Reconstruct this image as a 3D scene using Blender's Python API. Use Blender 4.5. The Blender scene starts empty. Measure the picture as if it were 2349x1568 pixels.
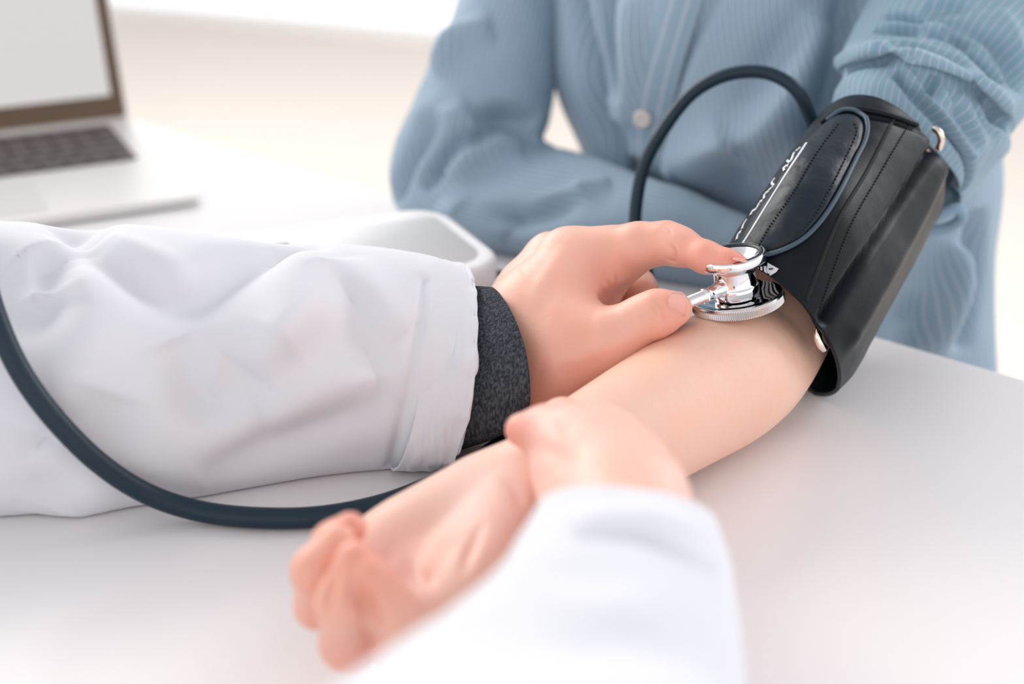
import bpy, bmesh, math, random
import numpy as np
from mathutils import Vector, Matrix, noise
from mathutils.bvhtree import BVHTree
random.seed(4)
SC = bpy.context.scene
COL = SC.collection
R = math.radians
T = 0.75                       # table top height

# ------------------------------------------------------------------ camera, world, lights, exposure
PITCH, CAMH, FPX, CX, CY = R(24), 0.355, 50 / 36 * 2349, 1174.5, 784.0
cam_d = bpy.data.cameras.new('camera'); cam = bpy.data.objects.new('camera', cam_d); COL.objects.link(cam)
cam_d.lens = 50; cam_d.sensor_width = 36; cam_d.clip_start = 0.01
cam.location = (0, 0, T + CAMH); cam.rotation_euler = (R(90) - PITCH, 0, 0)
cam_d.dof.use_dof = True; cam_d.dof.focus_distance = 0.725; cam_d.dof.aperture_fstop = 3.5
SC.camera = cam
SC.view_settings.view_transform = 'Standard'; SC.view_settings.look = 'None'
SC.view_settings.exposure = 0.50; SC.view_settings.gamma = 1; SC.view_settings.use_curve_mapping = False

W = bpy.data.worlds.new('world'); SC.world = W; W.use_nodes = True
nt = W.node_tree; nt.nodes.clear()
wo = nt.nodes.new('ShaderNodeOutputWorld'); wb = nt.nodes.new('ShaderNodeBackground')
tc = nt.nodes.new('ShaderNodeTexCoord'); sx = nt.nodes.new('ShaderNodeSeparateXYZ'); cr = nt.nodes.new('ShaderNodeValToRGB')
nt.links.new(tc.outputs['Generated'], sx.inputs[0])
wm = nt.nodes.new('ShaderNodeMapRange'); wm.inputs[1].default_value = .9; wm.inputs[2].default_value = .25
nt.links.new(sx.outputs['Z'], wm.inputs[0]); nt.links.new(wm.outputs[0], cr.inputs[0])
cr.color_ramp.elements[0].position = 0.0; cr.color_ramp.elements[0].color = (0.50, 0.50, 0.52, 1)
cr.color_ramp.elements[1].position = 1.0; cr.color_ramp.elements[1].color = (1.12, 1.12, 1.15, 1)
nt.links.new(cr.outputs[0], wb.inputs[0]); wb.inputs[1].default_value = 0.84
nt.links.new(wb.outputs[0], wo.inputs[0])

def area_light(name, loc, target, size, sizey, power, color):
    l = bpy.data.lights.new(name, 'AREA'); l.shape = 'RECTANGLE'; l.size = size; l.size_y = sizey
    l.energy = power; l.color = color
    o = bpy.data.objects.new(name, l); COL.objects.link(o); o.location = loc
    o.rotation_euler = (Vector(target) - Vector(loc)).to_track_quat('-Z', 'Y').to_euler()
    return o
area_light('daylight_back_left', (-1.9, 2.9, T + 1.75), (0, .8, T), 2.4, 1.8, 55, (1.0, .96, .90))
area_light('daylight_back_right', (2.3, 2.0, T + 1.3), (.2, .7, T), 1.5, 1.5, 24, (0.97, .97, 1.0))

# ------------------------------------------------------------------ measuring helpers
SP, CP = math.sin(PITCH), math.cos(PITCH)
RIGHT, UP, FWD = Vector((1, 0, 0)), Vector((0, SP, CP)), Vector((0, CP, -SP))
CAM = Vector((0, 0, T + CAMH))
def ray(px, py): return FWD + RIGHT * ((px - CX) / FPX) - UP * ((py - CY) / FPX)
def Zp(px, py, z): return CAM + ray(px, py) * z                       # at a distance from the lens
def Hp(px, py, h):                                                    # at a height above the table
    r = ray(px, py); return CAM + r * ((h - CAMH) / r.z)
def pxz(v):
    d = Vector(v) - CAM; z = d.dot(FWD)
    return CX + d.x / z * FPX, CY - d.dot(UP) / z * FPX, z

# ------------------------------------------------------------------ objects
def props(o, label=None, cat=None, group=None, kind=None):
    if label: o['label'] = label
    if cat: o['category'] = cat
    if group: o['group'] = group
    if kind: o['kind'] = kind
    return o
def empty(name, loc, label, cat):
    o = bpy.data.objects.new(name, None); COL.objects.link(o); o.location = loc
    o.empty_display_size = .02
    bpy.context.view_layer.update()
    return props(o, label, cat)
def link(name, me, mat, parent=None, smooth=True):
    if mat:
        for m in (mat if isinstance(mat, (list, tuple)) else [mat]): me.materials.append(m)
    o = bpy.data.objects.new(name, me); COL.objects.link(o)
    if parent is not None:
        o.parent = parent; o.matrix_parent_inverse = Matrix.Translation(parent_world(parent)).inverted()
    if smooth:
        me.polygons.foreach_set('use_smooth', [True] * len(me.polygons))
    me.update()
    return o
def parent_world(p):
    v = Vector(p.location)
    while p.parent is not None:
        p = p.parent
        if p.type == 'EMPTY': v = Vector(p.location)
    return v
# parts are modelled in world coordinates; every non-empty parent sits at the same frame as its thing
def part(name, me, mat, parent, smooth=True, label=None):
    o = link(name, me, mat, None, smooth)
    o.parent = parent
    if parent.type == 'EMPTY':
        o.matrix_parent_inverse = Matrix.Translation(-Vector(parent.location))
    if label: o['label'] = label
    return o
def mesh(name, verts, faces):
    me = bpy.data.meshes.new(name); me.from_pydata([tuple(v) for v in verts], [], faces); me.update(); return me
def bm_mesh(name, bm):
    me = bpy.data.meshes.new(name); bmesh.ops.recalc_face_normals(bm, faces=bm.faces); bm.to_mesh(me); bm.free(); return me

def box(name, size, mtx, bevel=0, seg=2):
    bm = bmesh.new(); bmesh.ops.create_cube(bm, size=1)
    bmesh.ops.scale(bm, vec=size, verts=bm.verts)
    if bevel: bmesh.ops.bevel(bm, geom=bm.edges[:], offset=bevel, segments=seg, profile=.5, affect='EDGES')
    bm.transform(mtx); return bm_mesh(name, bm)
def frame(o, x, y, z=None):
    x = Vector(x).normalized(); y = Vector(y); y = (y - x * y.dot(x)).normalized(); z = x.cross(y)
    m = Matrix((x, y, z)).transposed().to_4x4(); m.translation = Vector(o); return m
def prism(name, pts, z0, z1, mtx, bevel=0, seg=3):
    bm = bmesh.new(); vs = [bm.verts.new((p[0], p[1], z0)) for p in pts]; f = bm.faces.new(vs)
    r = bmesh.ops.extrude_face_region(bm, geom=[f]); up = [v for v in r['geom'] if isinstance(v, bmesh.types.BMVert)]
    for v in up: v.co.z = z1
    if bevel:
        bm.verts.index_update()
        es = [e for e in bm.edges if abs(e.verts[0].co.z - z1) < 1e-7 and abs(e.verts[1].co.z - z1) < 1e-7]
        bmesh.ops.bevel(bm, geom=es, offset=bevel, segments=seg, profile=.6, affect='EDGES')
    bm.transform(mtx); return bm_mesh(name, bm)
def rrect(w, h, r, n=8):
    out = []
    for cx, cy, a in ((w/2-r, h/2-r, 0), (-w/2+r, h/2-r, 90), (-w/2+r, -h/2+r, 180), (w/2-r, -h/2+r, 270)):
        for i in range(n + 1):
            t = R(a + 90 * i / n); out.append((cx + r * math.cos(t), cy + r * math.sin(t)))
    return out
def lathe(name, prof, mtx, n=96, knurl=None):
    vs, fs = [], []
    for j, (r, h) in enumerate(prof):
        for i in range(n):
            a = 2 * math.pi * i / n; rr = r
            if knurl and j in knurl and i % 2: rr -= .0006
            vs.append(mtx @ Vector((rr * math.cos(a), rr * math.sin(a), h)))
    for j in range(len(prof) - 1):
        for i in range(n):
            k = (i + 1) % n; fs.append((j*n+i, j*n+k, (j+1)*n+k, (j+1)*n+i))
    return mesh(name, vs, fs)
def catmull(pts, n, closed=False):
    P = np.array([list(p) for p in pts], float)
    if len(P) < 3:
        t = np.linspace(0, 1, n)[:, None]; return P[0] * (1 - t) + P[-1] * t
    d = np.linalg.norm(np.diff(P[:, :3], axis=0), axis=1) + 1e-9; s = np.concatenate([[0], np.cumsum(d)])
    M = np.zeros_like(P)
    for i in range(len(P)):
        a, b = max(i - 1, 0), min(i + 1, len(P) - 1); M[i] = (P[b] - P[a]) / (s[b] - s[a])
    q = np.linspace(0, s[-1], n); k = np.clip(np.searchsorted(s, q, 'right') - 1, 0, len(P) - 2)
    h = (s[k+1] - s[k]); t = ((q - s[k]) / h)[:, None]; h = h[:, None]
    return ((2*t**3 - 3*t**2 + 1) * P[k] + (t**3 - 2*t**2 + t) * h * M[k] + (-2*t**3 + 3*t**2) * P[k+1] + (t**3 - t**2) * h * M[k+1])
def tube(name, pts, rad, n=120, m=20, cap=True):
    C = catmull(pts, n); vs, fs = [], []
    up = Vector((0, 0, 1)); N = None
    for i in range(n):
        t = Vector(C[min(i+1, n-1)][:3]) - Vector(C[max(i-1, 0)][:3]); t.normalize()
        if N is None: N = t.cross(up if abs(t.z) < .9 else Vector((1, 0, 0))).normalized()
        N = (N - t * N.dot(t)).normalized(); B = t.cross(N)
        r = rad if not callable(rad) else rad(i / (n - 1))
        for j in range(m):
            a = 2 * math.pi * j / m; vs.append(Vector(C[i][:3]) + N * (r * math.cos(a)) + B * (r * math.sin(a)))
    for i in range(n - 1):
        for j in range(m):
            k = (j + 1) % m; fs.append((i*m+j, i*m+k, (i+1)*m+k, (i+1)*m+j))
    if cap: fs.append(tuple(range(m))[::-1]); fs.append(tuple((n-1)*m + j for j in range(m)))
    return mesh(name, vs, fs)
def join(name, meshes):
    bm = bmesh.new()
    for m in meshes: bm.from_mesh(m)
    me = bpy.data.meshes.new(name); bm.to_mesh(me); bm.free(); return me

# ------------------------------------------------------------------ materials
def srgb(r, g, b):
    f = lambda c: (c/255/12.92) if c/255 <= .04045 else ((c/255 + .055)/1.055)**2.4
    return (f(r), f(g), f(b), 1)
def mat(name, col, rough=.5, metal=0, spec=.5, sss=0, sheen=0, bump=None, coat=0, emit=None):
    m = bpy.data.materials.new(name); m.use_nodes = True; n = m.node_tree; b = n.nodes['Principled BSDF']
    b.inputs['Base Color'].default_value = col; b.inputs['Roughness'].default_value = rough
    b.inputs['Metallic'].default_value = metal; b.inputs['Specular IOR Level'].default_value = spec
    b.inputs['Coat Weight'].default_value = coat
    if sheen: b.inputs['Sheen Weight'].default_value = sheen; b.inputs['Sheen Roughness'].default_value = .4
    if sss:
        b.inputs['Subsurface Weight'].default_value = sss; b.inputs['Subsurface Radius'].default_value = (1, .3, .15)
        b.inputs['Subsurface Scale'].default_value = .008
    if emit: b.inputs['Emission Color'].default_value = emit[0]; b.inputs['Emission Strength'].default_value = emit[1]
    if bump:                                   # list of (scale, strength, distance)
        c = n.nodes.new('ShaderNodeTexCoord'); prev = None
        for (sc, st, di, stretch) in bump:
            mp = n.nodes.new('ShaderNodeMapping'); mp.inputs['Scale'].default_value = stretch
            nz = n.nodes.new('ShaderNodeTexNoise'); nz.inputs['Scale'].default_value = sc; nz.inputs['Detail'].default_value = 3
            bp = n.nodes.new('ShaderNodeBump'); bp.inputs['Strength'].default_value = st; bp.inputs['Distance'].default_value = di
            n.links.new(c.outputs['Object'], mp.inputs[0]); n.links.new(mp.outputs[0], nz.inputs['Vector'])
            n.links.new(nz.outputs['Fac'], bp.inputs['Height'])
            if prev: n.links.new(prev.outputs[0], bp.inputs['Normal'])
            prev = bp
        n.links.new(prev.outputs[0], b.inputs['Normal'])
    return m
def tint_noise(m, c1, c2, scale, stretch=(1, 1, 1), lo=.35, hi=.65, detail=4):
    n = m.node_tree; b = n.nodes['Principled BSDF']; c = n.nodes.new('ShaderNodeTexCoord')
    mp = n.nodes.new('ShaderNodeMapping'); mp.inputs['Scale'].default_value = stretch
    nz = n.nodes.new('ShaderNodeTexNoise'); nz.inputs['Scale'].default_value = scale; nz.inputs['Detail'].default_value = detail
    r = n.nodes.new('ShaderNodeValToRGB'); r.color_ramp.elements[0].position = lo; r.color_ramp.elements[1].position = hi
    r.color_ramp.elements[0].color = c1; r.color_ramp.elements[1].color = c2
    n.links.new(c.outputs['Object'], mp.inputs[0]); n.links.new(mp.outputs[0], nz.inputs['Vector'])
    n.links.new(nz.outputs['Fac'], r.inputs[0]); n.links.new(r.outputs[0], b.inputs['Base Color'])
    return r
def skin(name, base, flush):
    m = mat(name, base, .42, spec=.4, sss=.18, bump=[(900, .18, .0006, (1, 1, 1)), (160, .14, .0012, (1, 1, 1))])
    n = m.node_tree; b = n.nodes['Principled BSDF']
    at = n.nodes.new('ShaderNodeAttribute'); at.attribute_name = 'flush'
    r = tint_noise(m, base, tuple(x * y for x, y in zip(base, (1.04, .93, .90, 1))), 60, lo=.3, hi=.75)
    mx = n.nodes.new('ShaderNodeMix'); mx.data_type = 'RGBA'
    n.links.new(at.outputs['Fac'], mx.inputs[0]); n.links.new(r.outputs[0], mx.inputs[6]); mx.inputs[7].default_value = flush
    a2 = n.nodes.new('ShaderNodeAttribute'); a2.attribute_name = 'pale'; m2 = n.nodes.new('ShaderNodeMix'); m2.data_type = 'RGBA'
    n.links.new(a2.outputs['Fac'], m2.inputs[0]); n.links.new(r.outputs[0], m2.inputs[6]); m2.inputs[7].default_value = srgb(238, 204, 192)
    n.links.new(m2.outputs[2], mx.inputs[6])
    n.links.new(mx.outputs[2], b.inputs['Base Color'])
    return m
def striped(name, base, line, period, width):
    m = mat(name, base, .85, spec=.2, sheen=.15, bump=[(1500, .15, .0004, (1, 1, 1)), (40, .08, .003, (1, 1, 1))])
    n = m.node_tree; b = n.nodes['Principled BSDF']
    uv = n.nodes.new('ShaderNodeUVMap'); uv.uv_map = 'UVMap'; s = n.nodes.new('ShaderNodeSeparateXYZ')
    md = n.nodes.new('ShaderNodeMath'); md.operation = 'PINGPONG'; md.inputs[1].default_value = period / 2
    r = n.nodes.new('ShaderNodeMapRange'); r.inputs[1].default_value = width * .5; r.inputs[2].default_value = width * .95
    r.inputs[3].default_value = 1; r.inputs[4].default_value = 0
    mx = n.nodes.new('ShaderNodeMix'); mx.data_type = 'RGBA'; mx.inputs[6].default_value = base; mx.inputs[7].default_value = line
    n.links.new(uv.outputs[0], s.inputs[0]); n.links.new(s.outputs[0], md.inputs[0]); n.links.new(md.outputs[0], r.inputs[0])
    n.links.new(r.outputs[0], mx.inputs[0]); n.links.new(mx.outputs[2], b.inputs['Base Color'])
    return m
M_TABLE = mat('white_laminate', srgb(238, 234, 234), .36, spec=.5, bump=[(3, .02, .01, (1, 1, 1))])
M_FLOOR = mat('pale_floor', srgb(238, 226, 214), .45)
M_WALL = mat('white_wall', srgb(246, 244, 240), .8)
M_LINEN = mat('white_coat_cotton', srgb(222, 222, 227), .9, spec=.2, sheen=.1, bump=[(1300, .12, .0004, (1, 1, 1)), (28, .12, .004, (1, .6, 1))])
M_KNIT = mat('charcoal_knit', srgb(66, 70, 76), .95, spec=.1, bump=[(700, .5, .0008, (1, 1, .3))])
tint_noise(M_KNIT, srgb(48, 51, 57), srgb(100, 105, 112), 900, (1, 1, .35), .40, .78)
M_SHIRT = striped('blue_striped_cotton', srgb(132, 161, 178), srgb(184, 186, 200), .0058, .0004)
M_SHIRT2 = striped('blue_striped_cotton_body', srgb(142, 165, 182), srgb(178, 187, 202), .0044, .0005)
M_SHIRT3 = mat('blue_cotton', srgb(136, 162, 182), .85, spec=.2)
M_NYLON = mat('black_nylon', srgb(12, 20, 26), .40, spec=.18, bump=[(1800, .25, .0004, (1, 1, 1)), (30, .12, .003, (1, 1, 1))])
M_NYLON2 = mat('black_nylon_satin', srgb(24, 35, 44), .40, spec=.28, bump=[(60, .4, .004, (1, .8, 1))])
M_THREAD = mat('dark_thread', srgb(12, 16, 20), .8)
M_PIPING = mat('grey_blue_piping', srgb(62, 80, 94), .55)
M_PRINT = mat('white_print', srgb(225, 228, 232), .6)
M_RUBBER = mat('dark_teal_rubber', srgb(18, 42, 56), .40, spec=.35)
M_CHROME = mat('chrome', (.86, .86, .87, 1), .06, metal=1)
M_STEEL = mat('knurled_steel', (.70, .68, .67, 1), .22, metal=1)
M_GOLD = mat('nickel_ring', (.90, .80, .70, 1), .15, metal=1)
M_BLACK = mat('black_rubber_ring', srgb(24, 26, 30), .4)
M_ALU = mat('silver_aluminium', srgb(232, 229, 226), .4, metal=.25)
M_BEZEL = mat('haze_brown_bezel', srgb(92, 68, 44), .3)  # brown is the warm lens haze over a dark bezel, put into its colour
M_SCREEN = mat('lit_screen', srgb(40, 40, 40), .3, emit=(srgb(226, 222, 220), .60))
M_KEY = mat('dark_key', srgb(92, 84, 82), .45)
M_PLASTIC = mat('white_plastic', srgb(244, 242, 243), .5, spec=.3)
M_PALEGREY = mat('pale_grey_print', srgb(205, 208, 212), .5)
M_BUTTON = mat('pearl_button', srgb(214, 206, 200), .3)
M_SKIN_D = skin('skin_rosy', srgb(236, 188, 168), srgb(232, 142, 124))
M_SKIN_P = skin('skin_tan', srgb(238, 196, 174), srgb(232, 150, 132))
M_NAIL = mat('fingernail', srgb(240, 182, 170), .28, spec=.5, sss=.15)
M_LEG = mat('grey_metal_leg', srgb(190, 190, 192), .4, metal=.5)
M_GLASS = bpy.data.materials.new('window_glass'); M_GLASS.use_nodes = True
_g = M_GLASS.node_tree.nodes['Principled BSDF']; _g.inputs['Transmission Weight'].default_value = 1
_g.inputs['Roughness'].default_value = 0; _g.inputs['IOR'].default_value = 1.1; _g.inputs['Base Color'].default_value = (1, 1, 1, 1)

# ------------------------------------------------------------------ lofted cloth with folds
class Loft:
    """stations: (centre, A, B) rings c + A cos + B sin; A = 'outer/top' side, B = side facing the viewer."""
    def __init__(s, st, n=160, m=160, sq=1.0):
        rows = [list(c) + list(a) + list(b) for c, a, b in st]
        S = catmull(rows, n); th = np.linspace(0, 2 * np.pi, m, endpoint=False)
        co, si = np.cos(th), np.sin(th)
        if sq != 1.0:
            co = np.sign(co) * np.abs(co) ** sq; si = np.sign(si) * np.abs(si) ** sq
        s.V = S[:, None, 0:3] + S[:, None, 3:6] * co[None, :, None] + S[:, None, 6:9] * si[None, :, None]
        s.n, s.m, s.S = n, m, S; s.refresh(first=True)
    def refresh(s, first=False):
        V = s.V; du = np.gradient(V, axis=0); dv = np.roll(V, -1, 1) - np.roll(V, 1, 1)
        N = np.cross(du, dv); N /= np.linalg.norm(N, axis=2, keepdims=True) + 1e-12
        C = V.mean(1, keepdims=True)
        if (N * (V - C)).sum() < 0: N = -N; s.flip = True
        else: s.flip = False
        s.N = N
        if first:
            s.uc = np.linalg.norm(V - np.roll(V, 1, 1), axis=2).mean(0).cumsum()
            s.vc = np.concatenate([[0], np.linalg.norm(np.diff(C[:, 0], axis=0), axis=1).cumsum()])
    def faces(s):
        f = []
        for i in range(s.n - 1):
            for j in range(s.m):
                k = (j + 1) % s.m; q = (i*s.m+j, i*s.m+k, (i+1)*s.m+k, (i+1)*s.m+j)
                f.append(q if s.flip else q[::-1])
        return f
    def bvh(s): return BVHTree.FromPolygons([tuple(v) for v in s.V.reshape(-1, 3)], s.faces())
    def folds(s, lst):
        """each: (pixel polyline, amplitude m, width m [, skew]) measured off the photo, laid on the surface."""
        b = s.bvh(); V = s.V.reshape(-1, 3); D = np.zeros(len(V)); N = s.N.reshape(-1, 3)
        for f in lst:
            pl, amp, wd = f[0], f[1], f[2]; taper = f[3] if len(f) > 3 else 1
            pts = catmull([(x, y, 0) for x, y in pl], 26); P = []
            for q in pts:
                h = b.ray_cast(CAM, ray(q[0], q[1]).normalized())
                if h[0] is not None: P.append(h[0])
            if len(P) < 2: continue
            P = np.array([list(p) for p in P]); L = len(P); best = np.full(len(V), 9.0); tt = np.zeros(len(V))
            for i in range(L - 1):
                a, d = P[i], P[i+1] - P[i]; dd = (d * d).sum() + 1e-12
                if dd > .03 ** 2: continue
                t = np.clip(((V - a) @ d) / dd, 0, 1); ds = np.linalg.norm(V - a - t[:, None] * d, axis=1)
                k = ds < best; best[k] = ds[k]; tt[k] = (i + t[k]) / (L - 1)
            env = np.sin(np.pi * np.clip(tt, 0, 1)) ** .5 if taper else 1.0
            D += amp * np.exp(-(best / wd) ** 2) * env
        s.V = (V + N * D[:, None]).reshape(s.n, s.m, 3); s.refresh(); return s
    def rumple(s, amp, scale, seed=0, stretch=(1, 1, 1)):
        V = s.V.reshape(-1, 3); N = s.N.reshape(-1, 3); off = Vector((seed * 7.3, seed * 3.1, seed * 5.7))
        D = np.array([noise.fractal(Vector((v[0]*stretch[0], v[1]*stretch[1], v[2]*stretch[2])) * scale + off, 1, 2, 3) for v in V]) * amp
        s.V = (V + N * D[:, None]).reshape(s.n, s.m, 3); s.refresh(); return s
    def floor(s, z=T + .0006):
        s.V[..., 2] = np.maximum(s.V[..., 2], z); return s
    def mesh(s, name, solid=.0):
        me = mesh(name, s.V.reshape(-1, 3), s.faces())
        uv = me.uv_layers.new(name='UVMap'); li = np.zeros(len(me.loops), int); me.loops.foreach_get('vertex_index', li)
        j = li % s.m; i = li // s.m; u = s.uc[j]; v = s.vc[i]
        u4 = u.reshape(-1, 4); wrap = (u4.max(1) - u4.min(1)) > s.uc[-1] * .5
        u4[wrap] = np.where(u4[wrap] < s.uc[-1] * .5, u4[wrap] + s.uc[-1], u4[wrap])
        uv.data.foreach_set('uv', np.stack([u4.reshape(-1), v], 1).astype(np.float32).reshape(-1))
        return me
def solidify(o, t, off=-1):
    m = o.modifiers.new('thickness', 'SOLIDIFY'); m.thickness = t; m.offset = off; return o
def st_px(o, i, zo, zi, depth, front=None, zc=None):
    """ring from the two outline points (outer o, inner i) and its half depth toward the viewer"""
    a = Zp(o[0], o[1], zo); b = Zp(i[0], i[1], zi); c = (a + b) / 2; A = a - c
    if front is not None: B = Zp(*front) - c
    else:
        B = (CAM - c).normalized(); B = (B - A.normalized() * B.dot(A.normalized())).normalized() * depth
    return (c, A, B)

# ------------------------------------------------------------------ bodies: blended distance fields -> one surface
def surface_nets(F, org, h):
    S = F < 0; nx, ny, nz = F.shape
    c = [S[a:nx-1+a, b:ny-1+b, d:nz-1+d] for a in (0, 1) for b in (0, 1) for d in (0, 1)]
    tot = sum(x.astype(np.int8) for x in c); mask = (tot > 0) & (tot < 8)
    I, J, K = np.nonzero(mask); idx = -np.ones(mask.shape, int); idx[I, J, K] = np.arange(len(I))
    acc = np.zeros((len(I), 3)); cnt = np.zeros(len(I))
    cor = [(a, b, d) for a in (0, 1) for b in (0, 1) for d in (0, 1)]
    for p in cor:
        for ax in range(3):
            if p[ax]: continue
            q = list(p); q[ax] = 1
            f0 = F[I+p[0], J+p[1], K+p[2]]; f1 = F[I+q[0], J+q[1], K+q[2]]; cr_ = (f0 < 0) != (f1 < 0)
            t = np.where(cr_, f0 / np.where(f0 == f1, 1, f0 - f1), 0); pos = np.tile(np.array(p, float), (len(I), 1)); pos[:, ax] += t
            acc[cr_] += pos[cr_]; cnt[cr_] += 1
    V = (np.stack([I, J, K], 1) + acc / cnt[:, None]) * h + org
    faces = []
    for ax in range(3):
        a, b = [(1, 2), (2, 0), (0, 1)][ax]
        sl0 = [slice(1, -1)] * 3; sl1 = [slice(1, -1)] * 3; sl0[ax] = slice(0, -1); sl1[ax] = slice(1, None)
        s0 = S[tuple(sl0)]; s1 = S[tuple(sl1)]; E = np.stack(np.nonzero(s0 != s1), 1)
        inside = s0[E[:, 0], E[:, 1], E[:, 2]]; o = [1, 1, 1]; o[ax] = 0; E = E + np.array(o)
        ea = np.zeros(3, int); ea[a] = 1; eb = np.zeros(3, int); eb[b] = 1
        q = [idx[tuple((E - x).T)] for x in (ea + eb, eb, 0 * ea, ea)]
        Q = np.stack(q, 1); Q[~inside] = Q[~inside][:, ::-1]; faces.append(Q)
    Fq = np.concatenate(faces); Fq = Fq[(Fq >= 0).all(1)]
    return V, Fq
class Field:
    def __init__(s, lo, hi, h):
        s.h = h; s.org = np.array(lo, float); s.n = np.ceil((np.array(hi) - np.array(lo)) / h).astype(int) + 1
        s.F = np.full(tuple(s.n), .05, np.float32)
    def sub(s, lo, hi):
        a = np.clip(np.floor((lo - s.org) / s.h).astype(int), 0, s.n - 1); b = np.clip(np.ceil((hi - s.org) / s.h).astype(int) + 1, 1, s.n)
        if (b <= a).any(): return None
        sl = tuple(slice(x, y) for x, y in zip(a, b))
        g = [(s.org[i] + np.arange(a[i], b[i]) * s.h).astype(np.float32) for i in range(3)]
        return sl, np.meshgrid(*g, indexing='ij')
    def cone(s, a, b, ra, rb, n=None, fl=1.0, grow=.014):
        a = np.array(a, float); b = np.array(b, float); R_ = max(ra, rb) * max(1, fl) + grow
        r = s.sub(np.minimum(a, b) - R_, np.maximum(a, b) + R_)
        if r is None: return None
        sl, (X, Y, Z) = r; d = b - a; dd = (d * d).sum() + 1e-12
        px, py, pz = X - a[0], Y - a[1], Z - a[2]
        t = np.clip((px * d[0] + py * d[1] + pz * d[2]) / dd, 0, 1)
        qx, qy, qz = px - t * d[0], py - t * d[1], pz - t * d[2]
        if n is not None:                       # squashed along n by fl (<1: flatter)
            n = np.array(n, float); n /= np.linalg.norm(n); k = qx * n[0] + qy * n[1] + qz * n[2]
            e = k * (1 / fl - 1); qx, qy, qz = qx + e * n[0], qy + e * n[1], qz + e * n[2]
        rr = ra + t * (rb - ra)
        D = np.sqrt(qx*qx + qy*qy + qz*qz) - rr
        if n is not None and fl < 1: D = D * (fl * .5 + .5)
        return sl, D
    def add(s, prims, k):
        """prims blended with each other and the field by k"""
        for p in prims:
            r = s.cone(*p)
            if r is None: continue
            sl, D = r; A = s.F[sl]; h = np.maximum(k - np.abs(A - D), 0) / k; s.F[sl] = np.minimum(A, D) - h * h * k / 4
    def fingers(s, groups, kin, kout):
        base = s.F.copy(); out = s.F.copy()
        for g in groups:
            G = Field.__new__(Field); G.h, G.org, G.n = s.h, s.org, s.n; G.F = np.full(tuple(s.n), .05, np.float32)
            G.add(g, kin); h = np.maximum(kout - np.abs(base - G.F), 0) / kout
            c = np.minimum(base, G.F) - h * h * kout / 4
            h = np.maximum(.0016 - np.abs(out - c), 0) / .0016; out = np.minimum(out, c) - h * h * .0016 / 4
        s.F = out
    def carve(s, prims, k):
        for p in prims:
            r = s.cone(*p)
            if r is None: continue
            sl, D = r; A = s.F[sl]; D = -D; h = np.maximum(k - np.abs(A - D), 0) / k; s.F[sl] = np.maximum(A, D) + h * h * k / 4
    def out(s):
        V, Q = surface_nets(s.F, s.org, s.h)           # keep the one connected body
        lab = np.arange(len(V))
        while True:
            m = lab[Q].min(1); new = lab.copy()
            for i in range(4): np.minimum.at(new, Q[:, i], m)
            new = new[new]
            if (new == lab).all(): break
            lab = new
        big = np.bincount(lab).argmax(); keep = lab == big
        idx = np.cumsum(keep) - 1; Q = Q[keep[Q].all(1)]; return V[keep], idx[Q]
def body_mesh(name, pieces, flush=(), pale=()):
    V, Fc, o = [], [], 0
    for v, f in pieces: V.append(v); Fc.append(f + o); o += len(v)
    V = np.concatenate(V); Fc = np.concatenate(Fc)
    me = bpy.data.meshes.new(name); me.vertices.add(len(V)); me.vertices.foreach_set('co', V.astype(np.float32).reshape(-1))
    me.loops.add(len(Fc) * 4); me.loops.foreach_set('vertex_index', Fc.astype(np.int32).reshape(-1))
    me.polygons.add(len(Fc)); me.polygons.foreach_set('loop_start', np.arange(0, len(Fc) * 4, 4, dtype=np.int32))
    me.update(calc_edges=True); me.validate()
    for nm, lst in (('flush', flush), ('pale', pale)):
        A = me.attributes.new(nm, 'FLOAT', 'POINT'); val = np.zeros(len(V))
        for p, r, w in lst: val = np.maximum(val, w * np.exp(-(np.linalg.norm(V - np.array(p), axis=1) / r) ** 2))
        A.data.foreach_set('value', val.astype(np.float32))
    return me
def engrave(piece, lst):
    """skin creases and tendons: (pixel polyline, depth, width), laid on the surface"""
    V, Fq = piece; b = BVHTree.FromPolygons([tuple(v) for v in V], [tuple(int(i) for i in f) for f in Fq])
    fn = np.cross(V[Fq[:, 2]] - V[Fq[:, 0]], V[Fq[:, 3]] - V[Fq[:, 1]]); N = np.zeros_like(V)
    for i in range(4): np.add.at(N, Fq[:, i], fn)
    N /= np.linalg.norm(N, axis=1, keepdims=True) + 1e-12; D = np.zeros(len(V))
    for pl, amp, wd in lst:
        P = []
        for c in catmull([(x, y, 0) for x, y in pl], 22):
            h = b.ray_cast(CAM, ray(c[0], c[1]).normalized())
            if h[0] is not None: P.append(list(h[0]))
        P = np.array(P); 
        if len(P) < 2: continue
        near = np.nonzero((V > P.min(0) - 4 * wd).all(1) & (V < P.max(0) + 4 * wd).all(1))[0]; Q = V[near]
        best = np.full(len(Q), 9.0); tt = np.zeros(len(Q))
        for i in range(len(P) - 1):
            a, d = P[i], P[i+1] - P[i]; t = np.clip(((Q - a) @ d) / ((d * d).sum() + 1e-12), 0, 1); ds = np.linalg.norm(Q - a - t[:, None] * d, axis=1)
            k = ds < best; best[k] = ds[k]; tt[k] = (i + t[k]) / (len(P) - 1)
        D[near] += amp * np.exp(-(best / wd) ** 2) * np.sin(np.pi * np.clip(tt, .02, .98)) ** .6
    s = np.sign((N * fn.sum(0)).sum()) if False else 1
    C = V.mean(0)
    if (N * (V - C)).sum() < 0: N = -N
    return V + N * D[:, None], Fq
def limb(pts, rads, n=14):
    C = catmull([list(p) + [r] for p, r in zip(pts, rads)], n); return [(tuple(C[i][:3]), tuple(C[i+1][:3]), C[i][3], C[i+1][3]) for i in range(n - 1)]
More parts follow.
